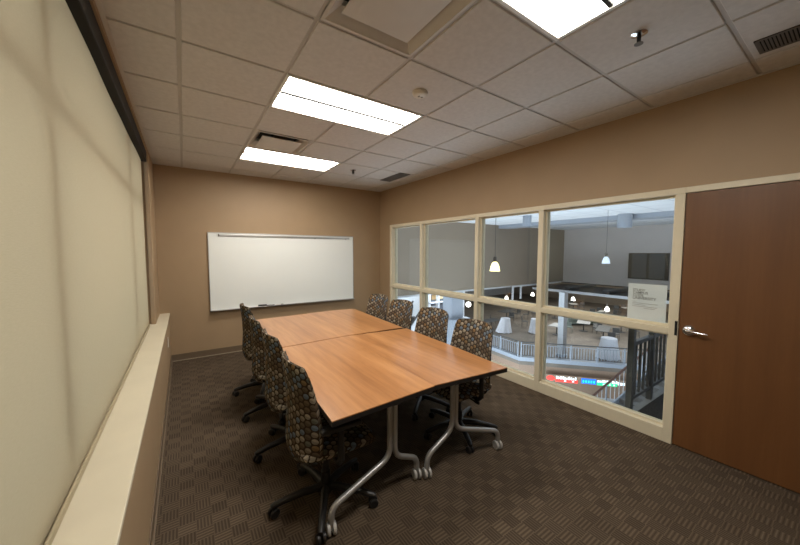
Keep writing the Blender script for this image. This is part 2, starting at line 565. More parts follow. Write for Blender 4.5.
# square plaque diffusers
def plaque(j, drop, label):
    x0, x1 = cx(1) + g, cx(2) - g
    y0, y1 = ry(j) + g, ry(j + 1) - g
    o = thing('air_diffuser', label, 'air vent', ((x0 + x1) / 2, (y0 + y1) / 2, H), group='square ceiling air diffusers')
    h = (x1 - x0) / 2
    m = MB()
    rings = []
    for r, z in ((h, 0.0), (h - 0.018, -0.003), (h - 0.024, 0.004), (h - 0.085, 0.055), (h - 0.085, 0.09)):
        rings.append([m.bm.verts.new((sx * r, sy * r, z)) for sx, sy in ((-1, -1), (1, -1), (1, 1), (-1, 1))])
    for a, c in zip(rings, rings[1:]):
        for k in range(4):
            m.bm.faces.new((a[k], a[(k + 1) % 4], c[(k + 1) % 4], c[k]))
    m.build('frame', M['grid'], o)
    box(-h + 0.08, h - 0.08, -h + 0.08, h - 0.08, 0.085, 0.09).build('duct', M['hole'], o)
    q = h - 0.085
    box(-q, q, -q, q, -drop, -drop + 0.008, bev=0.003).build('face_plate', M['grid'], o)
    box(-0.05, 0.05, -0.05, 0.05, -drop + 0.008, 0.085).build('hanger', M['vent'], o)
    return o
plaque(-2, -0.012, 'large square air diffuser panel in the ceiling at the top edge of the picture')
plaque(2, 0.018, 'square air diffuser with dark slot between the two far ceiling lights')

# long slotted return grilles, running along the room
def grille(x0, x1, y0, y1, label):
    o = thing('ceiling_grille', label, 'air vent', ((x0 + x1) / 2, (y0 + y1) / 2, H), group='slotted ceiling grilles')
    hx, hy = (x1 - x0) / 2, (y1 - y0) / 2
    box(-hx, hx, -hy, hy, -0.004, -0.0015).build('backing', M['hole'], o)
    f = MB()
    for a in ((-hx, hx, -hy, -hy + .012), (-hx, hx, hy - .012, hy), (-hx, -hx + .012, -hy, hy), (hx - .012, hx, -hy, hy)):
        f.box(*a, -0.009, -0.004)
    f.build('frame', M['vent'], o)
    s = MB()
    n = int(2 * hy / 0.015)
    for k in range(1, n):
        y = -hy + k * 2 * hy / n
        s.box(-hx + .012, hx - .012, y - 0.0042, y + 0.0042, -0.008, -0.004)
    s.build('slats', M['vent'], o)
grille(3.21, 3.405, -0.49, 0.127, 'dark slotted ceiling grille above the door')
grille(3.235, 3.43, 3.83, 4.44, 'grey slotted ceiling grille near the far corner above the glass wall')

def sprinkler(x, y, label):
    o = thing('sprinkler_head', label, 'sprinkler', (x, y, H), group='ceiling sprinklers')
    MB().lathe([(0, -0.012), (0.022, -0.012), (0.040, -0.004), (0.042, 0.004), (0, 0.004)], 20).build('escutcheon', M['chrome'], o, True)
    b = MB().lathe([(0, -0.05), (0.010, -0.045), (0.011, -0.012), (0, -0.012)], 12)
    for s in (-1, 1):
        b.tube([(s * 0.011, 0, -0.02), (s * 0.018, 0, -0.035), (s * 0.004, 0, -0.055)], 0.0035, 6)
    b.build('body', M['dark'], o, True)
    MB().lathe([(0, -0.060), (0.022, -0.058), (0.022, -0.055), (0, -0.055)], 16).build('deflector', M['vent'], o)
sprinkler(2.582, 0.475, 'chrome sprinkler head in the ceiling nearest the door')
sprinkler(2.567, 4.10, 'small sprinkler head in the far part of the ceiling beside the grey grille')
sd = thing('smoke_detector', 'round white smoke detector on the ceiling beyond the near light', 'smoke detector', (1.967, 1.689, H))
MB().lathe([(0, -0.034), (0.040, -0.034), (0.052, -0.026), (0.060, -0.010), (0.060, -0.001), (0, -0.001)], 28).build('housing', M['white'], sd, True)
MB().box(-0.016, -0.004, -0.008, 0.008, -0.037, -0.033).box(0.012, 0.024, -0.007, 0.007, -0.037, -0.033).build('sensor_slots', M['vent'], sd)

# ------------------------------------------------------------------ glazed wall, frame and door
FX0, FX1 = W - 0.012, W + 0.132
fr = MB()
mull = [(4.955, 4.885), (3.995, 3.935), (2.755, 2.695), (1.805, 1.745), (0.592, 0.530)]
ylo = 0.530
fr.box(FX0, FX1, ylo, FY1 + 0.005, 2.085, FH, bev=0.003)              # head over glass
fr.box(FX0, FX1, FY0 - 0.05, ylo, 2.088, FH, bev=0.003)               # head over door
fr.box(FX0, FX1, FY0 - 0.05, FY0, 0.0, 2.088, bev=0.003)              # far door jamb
for i, (a, b) in enumerate(mull):
    fr.box(FX0, FX1, b, a, 0.0, 2.085, bev=0.003)
spans = [(3.995, 4.885), (2.755, 3.935), (1.805, 2.695), (0.592, 1.745)]
for a, b in spans:
    fr.box(FX0, FX1, a, b, 0.0, 0.118, bev=0.003)                     # bottom rail
    fr.box(FX0, FX1, a, b, 0.930, 0.985, bev=0.003)                   # mid rail
frame = struct(fr.build('window_2', M['frame']))
bd = MB()
for a, b in spans:
    for z0, z1 in ((0.118, 0.930), (0.985, 2.085)):
        for x0, x1 in ((W + 0.034, W + 0.054), (W + 0.066, W + 0.086)):
            bd.box(x0, x1, a, b, z0, z0 + 0.022, bev=0.002, seg=1)
            bd.box(x0, x1, a, b, z1 - 0.018, z1, bev=0.002, seg=1)
            bd.box(x0, x1, a, a + 0.018, z0 + .022, z1 - .018, bev=0.002, seg=1)
            bd.box(x0, x1, b - 0.018, b, z0 + .022, z1 - .018, bev=0.002, seg=1)
bd.build('glazing_bead', M['frame'], frame)
for a, b in spans:
    for z0, z1 in ((0.118, 0.930), (0.985, 2.085)):
        box(W + 0.057, W + 0.063, a + .002, b - .002, z0 + .002, z1 - .002).build('pane', M['glass'], frame)
# door leaf
door = struct(box(W - 0.004, W + 0.040, FY0 + 0.004, ylo - 0.004, 0.008, 2.084, bev=0.002).build('door_1', M['door']))
hd = thing('door_handle', '', '')
for k in ('label', 'category'):
    del hd[k]
hd.parent = door
hy, hz = 0.462, 0.985
toX = Matrix.Translation((W - 0.004, hy, hz)) @ Matrix.Rotation(-PI / 2, 4, 'Y')
MB().lathe([(0, 0.026), (0.018, 0.025), (0.034, 0.018), (0.043, 0.007), (0.045, 0), (0, 0)], 28, toX).build('rosette', M['chrome'], hd, True)
lv = MB().tube([(W - 0.016, hy, hz), (W - 0.042, hy, hz)], [0.013, 0.012], 14)
pts = [(W - 0.042, hy + 0.010, hz + 0.001), (W - 0.046, hy - 0.012, hz), (W - 0.048, hy - 0.05, hz - 0.002), (W - 0.047, hy - 0.09, hz - 0.004), (W - 0.044, hy - 0.118, hz - 0.006)]
lv.tube(pts, [0.0115, 0.0115, 0.010, 0.0085, 0.007], 12)
lv.build('lever', M['chrome'], hd, True)
box(W - 0.0135, W - 0.0115, ylo + 0.004, ylo + 0.022, 0.93, 1.05, bev=0.0005).build('strike_plate', M['dark'], frame)

# paper notice taped to the outside of the glass beside the door
sg = thing('paper_notice', 'white printed paper notice taped to the upper glass pane beside the door', 'notice', (W + 0.0645, 0.78, 1.0))
box(0.0, 0.0012, -0.145, 0.142, 0.0, 0.330).build('sheet', M['paper'], sg)
def text(s, size, loc, mat, parent, bold=0.0):
    c = bpy.data.curves.new('lettering', 'FONT')
    c.body = s
    c.size = size
    c.extrude = 0.0003
    c.offset = bold
    c.align_x = 'LEFT'
    o = bpy.data.objects.new('lettering', c)
    dg = None
    col.objects.link(o)
    bpy.context.view_layer.update()
    me = bpy.data.meshes.new_from_object(o.evaluated_get(bpy.context.evaluated_depsgraph_get()))
    bpy.data.objects.remove(o)
    me.materials.append(mat)
    o = bpy.data.objects.new('lettering', me)
    col.objects.link(o)
    o.parent = parent
    # reads from inside the room: faces -x, runs toward -y
    o.rotation_euler = (PI / 2, 0, -PI / 2)
    o.location = loc
    return o
for k, s in enumerate(('STUDY', 'CAMPUS', 'CODE', 'UNIVERSITY')):
    text(s, 0.030 if k < 3 else 0.033, (-0.0006, 0.105, 0.262 - k * 0.0235 - (k == 3) * 0.003), M['ink'], sg, 0.0002)
pr = MB()
for k, (w0, w1) in enumerate(((0.0, 0.03), (0.0, 0.19), (0.0, 0.10), (0.0, 0.185), (0.09, 0.17))):
    z = 0.165 - k * 0.014
    pr.box(-0.0006, 0.0, 0.105 - w1, 0.105 - w0, z, z + 0.0035)
pr.build('small_print', M['inklight'], sg)

# ------------------------------------------------------------------ roller shade
sh = thing('roller_shade', 'wide cream fabric roller shade pulled down over the left window', 'window shade', (0.045, 1.4, SILLZ))
SY0, SY1 = WY0 + 0.02 - 1.4, 4.47 - 1.4
m = MB()
ny, nz = 90, 24
grid = []
for i in range(ny + 1):
    y = SY0 + (SY1 - SY0) * i / ny
    row = []
    for k in range(nz + 1):
        z = 0.004 + (2.76 - SILLZ) * k / nz
        wob = 0.0022 * math.sin(y * 2.3 + 0.6 * z) + 0.0012 * math.sin(y * 6.1 - z * 1.3)
        row.append(m.bm.verts.new((wob, y, z)))
    grid.append(row)
for i in range(ny):
    for k in range(nz):
        m.bm.faces.new((grid[i][k], grid[i + 1][k], grid[i + 1][k + 1], grid[i][k + 1]))
m.build('fabric', M['shade'], sh, True)
box(0.004, 0.014, SY0, SY1, 0.003, 0.030, bev=0.003).build('hem_bar', M['shade'], sh)
fb = MB().box(-0.025, 0.050, SY0 - 0.01, SY1 + 0.05, 2.668 - SILLZ, 2.797 - SILLZ, bev=0.006)
fb.build('fascia', M['dark'], sh)

# outlet on the low wall
ol = thing('wall_outlet', 'white electrical outlet plate low on the wall under the far end of the sill', 'outlet', (0.2156, 4.565, 0.48))
box(0, 0.006, -0.036, 0.036, -0.06, 0.06, bev=0.002).build('cover_plate', M['white'], ol)
for dz in (-0.022, 0.022):
    box(0.0055, 0.0075, -0.016, 0.016, dz - 0.014, dz + 0.014, bev=0.001).build('socket', M['white'], ol)

# ------------------------------------------------------------------ whiteboard
wb = thing('whiteboard', 'wide whiteboard with aluminium frame and tray on the far wall', 'whiteboard', (1.94, D - 0.001, 0.70))
BX = 1.205
box(-BX, BX, -0.020, 0, 0.0, 1.20).build('panel', M['wboard'], wb)
f = MB()
f.box(-BX - 0.008, BX + 0.008, -0.026, 0, 1.20, 1.212, bev=0.002).box(-BX - 0.008, BX + 0.008, -0.026, 0, -0.012, 0.0, bev=0.002)
f.box(-BX - 0.010, -BX, -0.026, 0, -0.012, 1.212, bev=0.002).box(BX, BX + 0.010, -0.026, 0, -0.012, 1.212, bev=0.002)
f.build('frame', M['alu'], wb)
t = MB().box(-BX + 0.0, BX, -0.078, -0.026, 0.0, 0.007, bev=0.002).box(-BX, BX, -0.082, -0.076, 0.0, 0.016, bev=0.002)
t.build('marker_tray', M['alu'], wb)
mr = MB().box(-1.06, 1.13, -0.034, -0.0205, 1.155, 1.185, bev=0.003)
mr.build('map_rail', M['alu'], wb)
box(-1.075, -1.06, -0.037, -0.0205, 1.150, 1.190, bev=0.002).build('end_stop', M['vent'], wb)
for x in (0.45, 1.05):
    box(x - 0.012, x + 0.012, -0.040, -0.034, 1.145, 1.180, bev=0.002).build('map_clip', M['alu'], wb)
def marker(x, colr, label):
    o = thing('marker_pen', label, 'marker', (x, D - 0.052, 0.7155), R(random.uniform(-4, 4)), 'pens on the whiteboard tray')
    rot = Matrix.Rotation(PI / 2, 4, 'Y')
    MB().lathe([(0, -0.055), (0.008, -0.055), (0.0085, 0.02), (0, 0.02)], 12, rot).build('barrel', M['white'] if colr != 'black' else M['black'], o, True)
    MB().lathe([(0, 0.02), (0.0088, 0.02), (0.0085, 0.062), (0, 0.064)], 12, rot).build('cap', M[colr], o, True)
marker(1.60, 'black', 'black marker pen at the right end of the eraser on the tray')
marker(1.745, 'vent', 'white marker pen with grey cap on the whiteboard tray')
er = thing('board_eraser', 'dark felt eraser lying on the whiteboard tray behind the left chairs', 'eraser', (1.475, D - 0.050, 0.7075))
box(-0.065, 0.065, -0.022, 0.022, 0, 0.016, bev=0.003).build('felt', M['vent'], er)
box(-0.065, 0.065, -0.023, 0.023, 0.016, 0.030, bev=0.004).build('grip', M['black'], er)

# ------------------------------------------------------------------ tables
TZ = 0.737
def table(quad, legs, label):
    cxm = sum(p[0] for p in quad) / len(quad)
    cym = sum(p[1] for p in quad) / len(quad)
    o = thing('folding_table', label, 'table', (cxm, cym, 0), group='cherry topped tables pushed together')
    q = [(x - cxm, y - cym) for x, y in quad]
    b = MB().prism(q, TZ - 0.006, TZ)
    bmesh.ops.recalc_face_normals(b.bm, faces=b.bm.faces)
    b.build('tabletop', M['wood'], o)
    k = 1.0
    b = MB().prism([(x * k, y * k) for x, y in q], TZ - 0.034, TZ - 0.006)
    b.build('edge_band', M['edge'], o)
    posts = []
    for (px, py, feet) in legs:
        px -= cxm; py -= cym
        l = MB()
        ends = []
        fs = [(fx - cxm, fy - cym) for fx, fy in feet]
        for n, (fx, fy) in enumerate(fs):
            dirx = 1 if fx > px else -1
            x = px + dirx * 0.019
            top = Vector((x, py, TZ - 0.05))
            kn = Vector((x, py, 0.285 - 0.01 * n))
            tip = Vector((fx, fy, 0.155))
            bot = Vector((fx, fy, 0.070))
            pl = [top] + bend(top, kn, tip, 0.07) + bend(kn, tip, bot, 0.055) + [bot]
            l.tube(pl, 0.0185, 12)
            ends.append((fx, fy))
        leg = l.build('leg', M['steel'], o, True, angle=50)
        for (fx, fy) in ends:
            rot = Matrix.Translation((fx, fy, 0.036)) @ Matrix.Rotation(R(78), 4, 'Z') @ Matrix.Rotation(PI / 2, 4, 'X')
            w = MB()
            for s in (-1, 1):
                w.lathe([(0, s * 0.008), (0.034, s * 0.008), (0.036, s * 0.012), (0.036, s * 0.022), (0.030, s * 0.027), (0, s * 0.027)], 22, rot)
            w.lathe([(0, 0.032), (0.012, 0.032), (0.012, 0.075), (0, 0.075)], 12, Matrix.Translation((fx, fy, 0)))
            w.build('castor', M['caster'], leg, True)
        br = MB()
        sgn = -1 if py < 0 else 1
        br.box(px - 0.05, px + 0.05, py - 0.03, py + 0.03, TZ - 0.052, TZ - 0.034, bev=0.003)
        br.bm.verts.ensure_lookup_table()
        br.tube([(px - 0.045, py + sgn * 0.035, TZ - 0.045), (px - 0.02, py + sgn * 0.03, TZ - 0.095), (px + 0.04, py + sgn * 0.03, TZ - 0.095), (px + 0.085, py + sgn * 0.035, TZ - 0.042)], 0.010, 8)
        br.build('tilt_bracket', M['black'], leg, True)
        posts.append((px, py))
    (x0, y0), (x1, y1) = posts
    bm_ = MB().tube([(x0, y0, TZ - 0.075), (x1, y1, TZ - 0.075)], 0.022, 10)
    bm_.build('crossbeam', M['black'], o, True)
    return o
table([(1.026, 1.198), (1.7555, 1.240), (1.7765, 2.702), (1.100, 2.652)],
      [(1.505, 1.365, [(1.065, 1.325), (1.742, 1.412)]), (1.52, 2.50, [(1.16, 2.48), (1.70, 2.50)])],
      'near left wooden topped table whose sharp front corner meets the nearest chair')
table([(1.756, 1.246), (2.428, 1.181), (2.434, 1.345), (2.476, 1.861), (2.496, 2.348), (2.514, 2.630), (1.777, 2.706)],
      [(2.065, 1.375, [(1.808, 1.378), (2.50, 1.312)]), (2.11, 2.50, [(1.84, 2.52), (2.44, 2.47)])],
      'near right wooden topped table with its corner pointing toward the glass wall')
table([(1.108, 2.668), (1.7795, 2.716), (1.8425, 4.124), (1.160, 4.088)],
      [(1.52, 2.84, [(1.18, 2.80), (1.70, 2.85)]), (1.56, 3.96, [(1.22, 3.93), (1.76, 3.98)])],
      'far left wooden topped table in front of the whiteboard tray pens')
table([(1.780, 2.722), (2.500, 2.690), (2.566, 4.075), (2.52, 4.115), (2.263, 4.162), (1.843, 4.140)],
      [(2.12, 2.86, [(1.84, 2.87), (2.42, 2.83)]), (2.18, 3.98, [(1.92, 3.99), (2.48, 3.95)])],
      'far right wooden topped table in the corner between whiteboard and glass wall')

# ------------------------------------------------------------------ task chair (faces local +x, base centre at origin)
def lerp_tab(tab, t):
    for (a, va), (b, vb) in zip(tab, tab[1:]):
        if t <= b:
            k = (t - a) / (b - a)
            return va + (vb - va) * k
    return tab[-1][1]

def pad(rows, cols, surf_f, surf_b, name, mat, parent):
    """closed cushion from two matching grids; UV in metres"""
    bm = bmesh.new()
    uvl = bm.loops.layers.uv.new('UVMap')
    def g(fn):
        return [[bm.verts.new(fn(i / rows, k / cols)[0]) for k in range(cols + 1)] for i in range(rows + 1)]
    A, B = g(surf_f), g(surf_b)
    def face(vs, uvs):
        try:
            f = bm.faces.new(vs)
        except ValueError:
            return
        for lp, uv in zip(f.loops, uvs):
            lp[uvl].uv = uv
        f.smooth = True
    for G, fn in ((A, surf_f), (B, surf_b)):
        for i in range(rows):
            for k in range(cols):
                ids = [(i, k), (i, k + 1), (i + 1, k + 1), (i + 1, k)]
                face([G[a][b] for a, b in ids], [fn(a / rows, b / cols)[1] for a, b in ids])
    ring = [(0, k) for k in range(cols)] + [(i, cols) for i in range(rows)] + [(rows, k) for k in range(cols, 0, -1)] + [(i, 0) for i in range(rows, 0, -1)]
    for p, q in zip(ring, ring[1:] + ring[:1]):
        uva = surf_f(p[0] / rows, p[1] / cols)[1]
        uvb = surf_f(q[0] / rows, q[1] / cols)[1]
        off = (0.02, 0.02)
        face([A[p[0]][p[1]], A[q[0]][q[1]], B[q[0]][q[1]], B[p[0]][p[1]]],
             [uva, uvb, (uvb[0] + off[0], uvb[1] + off[1]), (uva[0] + off[0], uva[1] + off[1])])
    bmesh.ops.recalc_face_normals(bm, faces=bm.faces)
    me = bpy.data.meshes.new(name)
    bm.to_mesh(me)
    bm.free()
    me.materials.append(mat)
    me.set_sharp_from_angle(angle=R(60))
    o = bpy.data.objects.new(name, me)
    col.objects.link(o)
    o.parent = parent
    return o

def make_chair():
    c = thing('task_chair', 'x', 'chair', group='dotted task chairs around the tables')
    # back: tall pad, rounded foot, slightly waisted top, curved in both directions
    Z0, Z1 = 0.355, 0.985
    halfw = [(0.0, 0.145), (0.03, 0.185), (0.08, 0.218), (0.18, 0.240), (0.35, 0.246), (0.55, 0.240), (0.80, 0.226), (0.94, 0.218), (0.98, 0.208), (1.0, 0.190)]
    prof = [(0.0, -0.190), (0.15, -0.205), (0.30, -0.198), (0.5, -0.195), (0.75, -0.210), (1.0, -0.240)]
    thick = [(0.0, 0.024), (0.06, 0.050), (0.2, 0.074), (0.5, 0.062), (0.85, 0.036), (0.96, 0.028), (1.0, 0.014)]
    def back(side):
        def fn(t, k):
            w = lerp_tab(halfw, t)
            s = 2 * k - 1
            y = s * w
            edge = (1 - abs(s) ** 5)
            th = lerp_tab(thick, t) * (0.30 + 0.70 * edge) * 0.5
            x = lerp_tab(prof, t) + (s * s) * (0.100 - 0.048 * t) + side * th
            z = Z0 + (Z1 - Z0) * t
            if t > 0.9:
                z -= 0.012 * s * s
            if t < 0.06:
                z += 0.010 * s * s
            return (x, y, z), (y * (1 if side > 0 else -1) + 1.0, z)
        return fn
    pad(30, 18, back(1), back(-1), 'backrest', M['fabric'], c)
    # seat: rounded cushion
    def seat(side):
        def fn(t, k):
            a = 2 * t - 1
            s = 2 * k - 1
            w = 0.245 * (1 - 0.16 * abs(a) ** 4)
            d = 0.245 * (1 - 0.10 * abs(s) ** 4)
            x, y = 0.03 + a * d, s * w
            edge = max(0, (1 - abs(s) ** 4)) ** 0.5 * max(0, (1 - abs(a) ** 4)) ** 0.5
            z = 0.445 + side * (0.010 + 0.028 * edge)
            if a > 0.4:
                z -= 0.05 * (a - 0.4) ** 2
            return (x, y, z), (x + 3.0, y + 3.0)
        return fn
    pad(16, 16, seat(1), seat(-1), 'seat', M['fabric'], c)
    box(-0.17, 0.22, -0.19, 0.19, 0.392, 0.412, bev=0.008).build('seat_pan', M['black'], c)
    # mechanism, gas column, back upright
    mm = MB().box(-0.13, 0.10, -0.06, 0.06, 0.335, 0.392, bev=0.012)
    mm.tube([(0.02, 0.05, 0.37), (0.02, 0.23, 0.362)], 0.007, 8)
    mm.tube([(0.02, 0.20, 0.363), (0.02, 0.245, 0.360)], 0.012, 8)
    mm.build('tilt_mechanism', M['black'], c, True)
    MB().lathe([(0, 0.075), (0.030, 0.075), (0.030, 0.20), (0.022, 0.205), (0.022, 0.388), (0, 0.388)], 18).build('gas_column', M['black'], c, True)
    su = MB()
    su.tube([(-0.05, 0, 0.362), (-0.13, 0, 0.358), (-0.172, 0, 0.385), (-0.180, 0, 0.46), (-0.185, 0, 0.52)], [0.028, 0.028, 0.022, 0.016, 0.012], 10)
    su.build('back_upright', M['black'], c, True)
    # arms
    for s in (-1, 1):
        a = MB()
        a.tube([(0.0, s * 0.15, 0.385), (0.0, s * 0.225, 0.382), (0.0, s * 0.252, 0.41), (0.0, s * 0.252, 0.60)], [0.020, 0.020, 0.021, 0.019], 10)
        arm = a.build('armrest', M['black'], c, True)
        MB().box(-0.125, 0.125, s * 0.252 - 0.034, s * 0.252 + 0.034, 0.598, 0.628, bev=0.013, seg=3).build('arm_pad', M['black'], arm, True)
    # five-star base
    MB().lathe([(0, 0.062), (0.045, 0.066), (0.052, 0.085), (0.045, 0.118), (0.03, 0.125), (0, 0.125)], 20).build('base_hub', M['black'], c, True)
    legm = None
    for k in range(5):
        if legm is None:
            b = MB()
            b.tube([(0.03, 0, 0.098), (0.12, 0, 0.100), (0.24, 0, 0.088), (0.315, 0, 0.074), (0.335, 0, 0.070)], [0.026, 0.024, 0.021, 0.019, 0.013], 10)
            leg = b.build('base_leg', M['black'], c, True)
            w = MB()
            for s in (-1, 1):
                rot = Matrix.Translation((0.318, 0, 0.029)) @ Matrix.Rotation(R(25), 4, 'Z') @ Matrix.Rotation(PI / 2, 4, 'X')
                w.lathe([(0, s * 0.006), (0.027, s * 0.006), (0.029, s * 0.010), (0.029, s * 0.022), (0.023, s * 0.027), (0, s * 0.027)], 18, rot)
            w.lathe([(0, 0.03), (0.009, 0.03), (0.009, 0.066), (0, 0.066)], 10, Matrix.Translation((0.318, 0, 0)))
            w.build('castor', M['black'], leg, True)
            legm = leg
            leg.rotation_euler = (0, 0, R(28))
        else:
            l2 = copy_tree(legm, c)
            l2.rotation_euler = (0, 0, R(28 + 72 * k))
    return c

proto = make_chair()
chairs = [
    (1.135, 1.590, 0, 0, 0.0, 'dotted task chair closest to the camera on the shade side of the tables'),
    (1.150, 2.275, 1, 14, 0.010, 'dotted task chair second from the camera on the shade side'),
    (1.165, 2.98, -2, 20, 0.0, 'dotted task chair third from the camera on the shade side, behind two others'),
    (1.165, 3.57, 1, 5, 0.045, 'dotted task chair nearest the whiteboard on the shade side, mostly hidden'),
    (2.42, 1.680, 181, 33, 0.0, 'dotted task chair on the glass side standing closest to the door'),
    (2.44, 2.262, 184, 10, 0.022, 'dotted task chair on the glass side, second from the door'),
    (2.44, 2.87, 183, 25, 0.035, 'dotted task chair on the glass side, third from the door beside the table seam'),
    (2.46, 3.46, 184, 0, 0.040, 'dotted task chair farthest from the camera in front of the corner wall'),
]
for i, (x, y, a, spin, lift, lab) in enumerate(chairs):
    o = proto if i == 0 else copy_tree(proto)
    o.location = (x, y, 0)
    o.rotation_euler = (0, 0, R(a))
    o['label'] = lab
    for ch in o.children:
        if ch.name.startswith('base_leg'):
            ch.rotation_euler[2] += R(spin)
        elif not ch.name.startswith(('base_hub', 'gas_column')):
            ch.location[2] += lift          # seat height set by the gas lift

# ------------------------------------------------------------------ the hall beyond the glass
AZ = 3.45
XG, YT = 26.7, 14.0
FZ, LZ = -4.6, -8.0
struct(box(W + 0.13, 48, -12, 30, AZ, AZ + 0.2).build('ceiling_atrium', M['aceil']))
struct(box(W + 0.13, 48, -12, 30, LZ - 0.2, LZ).build('floor_atrium', M['palewall']))
struct(box(W + 0.13, XG, YT, YT + 0.3, -0.80, AZ).build('wall_atrium_left', M['taupe']))
struct(box(XG, XG + 0.3, -12, YT + 0.3, -0.85, AZ).build('wall_atrium_far', M['greywall']))
struct(box(W + 0.13, 48, 29.8, 30, LZ, AZ).build('wall_cafe_left', M['palewall']))
struct(box(42, 42.2, -12, 30, LZ, AZ).build('wall_cafe_far', M['taupe']))
struct(MB().box(W + 0.0, W + 0.12, D + 0.13, 30, LZ, AZ).box(W + 0.0, W + 0.12, YN - .12, D + .12, LZ, -0.13).box(W, W + .12, -12, YN - .13, LZ, AZ)
       .box(W, W + .12, YN - .12, D + .12, H + .31, AZ).build('wall_atrium_near', M['taupe']))
struct(box(W + 0.13, XG + 15, YT + 0.3, 29.8, -0.95, -0.80).build('ceiling_cafe', M['palewall']))
struct(box(XG + .3, 42, -12, YT + 0.3, -0.95, -0.80).build('ceiling_cafe_rear', M['canopy']))
# beams on the hall ceiling
bmx = MB().box(18.3, 19.3, -12, YT, AZ - 0.22, AZ).box(8.2, 9.0, -12, YT, AZ - 0.22, AZ)
struct(bmx.build('ceiling_beam', M['paleblue']))

# cafe level with a bent front edge
edge = [(16.9, 16.5), (16.2, 10.68), (19.66, 6.83), (27.0, -1.34)]
slab = edge + [(42, -1.34), (42, 29.8), (16.9, 29.8)]
struct(MB().prism(slab, FZ - 0.25, FZ).build('floor_cafe', M['cafefloor']))
def edge_run(mb, pts, off0, off1, z0, z1):
    """a strip following the edge, between two outward offsets"""
    def offset(d):
        out = []
        for i, p in enumerate(pts):
            ns = []
            for a, b in ((i - 1, i), (i, i + 1)):
                if a >= 0 and b < len(pts):
                    t = Vector((pts[b][0] - pts[a][0], pts[b][1] - pts[a][1])).normalized()
                    ns.append(Vector((t.y, -t.x)))
            n = sum(ns, Vector((0, 0))).normalized()
            k = 1.0 / max(0.4, n.dot(ns[0]))
            out.append((p[0] - n.x * d * -1 * k, p[1] - n.y * d * -1 * k))
        return out
    a, b = offset(off0), offset(off1)
    for i in range(len(pts) - 1):
        mb.prism([a[i], a[i + 1], b[i + 1], b[i]], z0, z1)
# outward is toward the viewer: find sign so that offset>0 moves toward -x
sgn = -1.0
fm = MB(); edge_run(fm, edge, sgn * 0.02, sgn * 0.20, -6.35, FZ - 0.03)
struct(fm.build('wall_fascia', M['fascia']))
fm = MB(); edge_run(fm, edge, sgn * -0.02, sgn * 0.26, FZ - 0.03, FZ + 0.19)
struct(fm.build('trim_4', M['paleblue']))
fm = MB(); edge_run(fm, edge, sgn * 1.0, sgn * 1.2, LZ, -6.35)
struct(fm.build('wall_lower', M['palewall']))

# balustrade along the edge
def rail_section(a, b, label, n):
    a3, b3 = Vector((*a, 0)), Vector((*b, 0))
    o = thing('balustrade', label, 'railing', (a[0], a[1], FZ + 0.19), group='pale railings along the cafe edge')
    d = b3 - a3
    top, bot = 0.88, 0.10
    MB().tube([(0, 0, top), (d.x, d.y, top)], 0.030, 8).build('top_rail', M['charcoal'], o, True)
    MB().tube([(0, 0, top - 0.13), (d.x, d.y, top - 0.13)], 0.018, 6).build('upper_rail', M['paleblue'], o)
    MB().tube([(0, 0, bot), (d.x, d.y, bot)], 0.018, 6).build('bottom_rail', M['charcoal'], o)
    k = max(2, int(d.length / 1.25))
    for i in range(k + 1):
        p = d * (i / k)
        p = p * 0.995 + d * 0.0025
        MB().tube([(p.x, p.y, 0), (p.x, p.y, top)], 0.035, 8).build('post', M['paleblue'], o)
    bl = MB()
    cnt = min(n, int(d.length / 0.14))
    for i in range(1, cnt):
        p = d * (i / cnt)
        bl.box(p.x - 0.011, p.x + 0.011, p.y - 0.011, p.y + 0.011, bot, top - 0.13)
    bl.build('balusters', M['paleblue'], o)
rail_section((16.86, 16.2), (16.24, 10.78), 'pale railing section left of the bend in the cafe edge', 60)
rail_section((16.26, 10.62), (21.5, 4.79), 'pale railing with dark top rail above the news ticker', 70)

# LED news ticker on the fascia
a, b = Vector((16.2, 10.68, 0)), Vector((19.66, 6.83, 0))
dirv = (b - a).normalized()
nrm = Vector((-dirv.y, dirv.x, 0))
if nrm.x > 0:
    nrm = -nrm
org = Vector((17.16, 9.62, 0)) + nrm * 0.32
ang = math.atan2(dirv.y, dirv.x)
tk = thing('news_ticker', 'long glowing red, blue and green ticker display on the tan fascia below the railing', 'display', (org.x, org.y, -5.54), ang)
LT = 4.4
box(-0.05, LT, 0.02, 0.14, -0.03, 0.36).build('housing', M['fascia'], tk)
def seg(x0, x1, z0, z1, m_, nm='lit_segment'):
    return box(x0, x1, 0.0, 0.022, z0, z1).build(nm, M[m_], tk)
blob = MB().prism([(0.02 + 0.20 + 0.21 * math.cos(q), 0.17 + 0.13 * math.sin(q)) for q in [2 * PI * i / 16 for i in range(16)]], -0.022, 0.0)
for v in blob.bm.verts:
    v.co = Vector((v.co.x, -v.co.z, v.co.y))
blob.build('red_emblem', M['led_red'], tk)
seg(0.46, 1.58, 0.0, 0.14, 'led_red')
seg(1.76, 2.48, 0.02, 0.30, 'led_blue')
seg(2.52, 3.48, 0.0, 0.15, 'led_green')
seg(3.95, 4.36, 0.02, 0.28, 'led_blue')
lt = MB()
rng = random.Random(3)
for x0, x1, zb in ((0.50, 1.50, 0.15), (2.54, 3.44, 0.16), (3.52, 3.86, 0.10)):
    x = x0
    while x < x1:
        w = rng.choice((0.05, 0.07, 0.09))
        h = rng.choice((0.10, 0.13, 0.16))
        lt.box(x, x + w, -0.006, 0.018, zb, zb + h)
        x += w + rng.choice((0.02, 0.03, 0.05))
for x in (0.9, 1.3, 2.8, 3.1, 3.3):
    lt.box(x, x + 0.10, -0.006, 0.0, 0.04, 0.10)
lt.build('lettering', M['led_white'], tk)
lb = MB()
for x in (1.82, 1.95, 2.08, 2.21, 2.34):
    lb.box(x, x + 0.07, -0.006, 0.0, 0.08, 0.20)
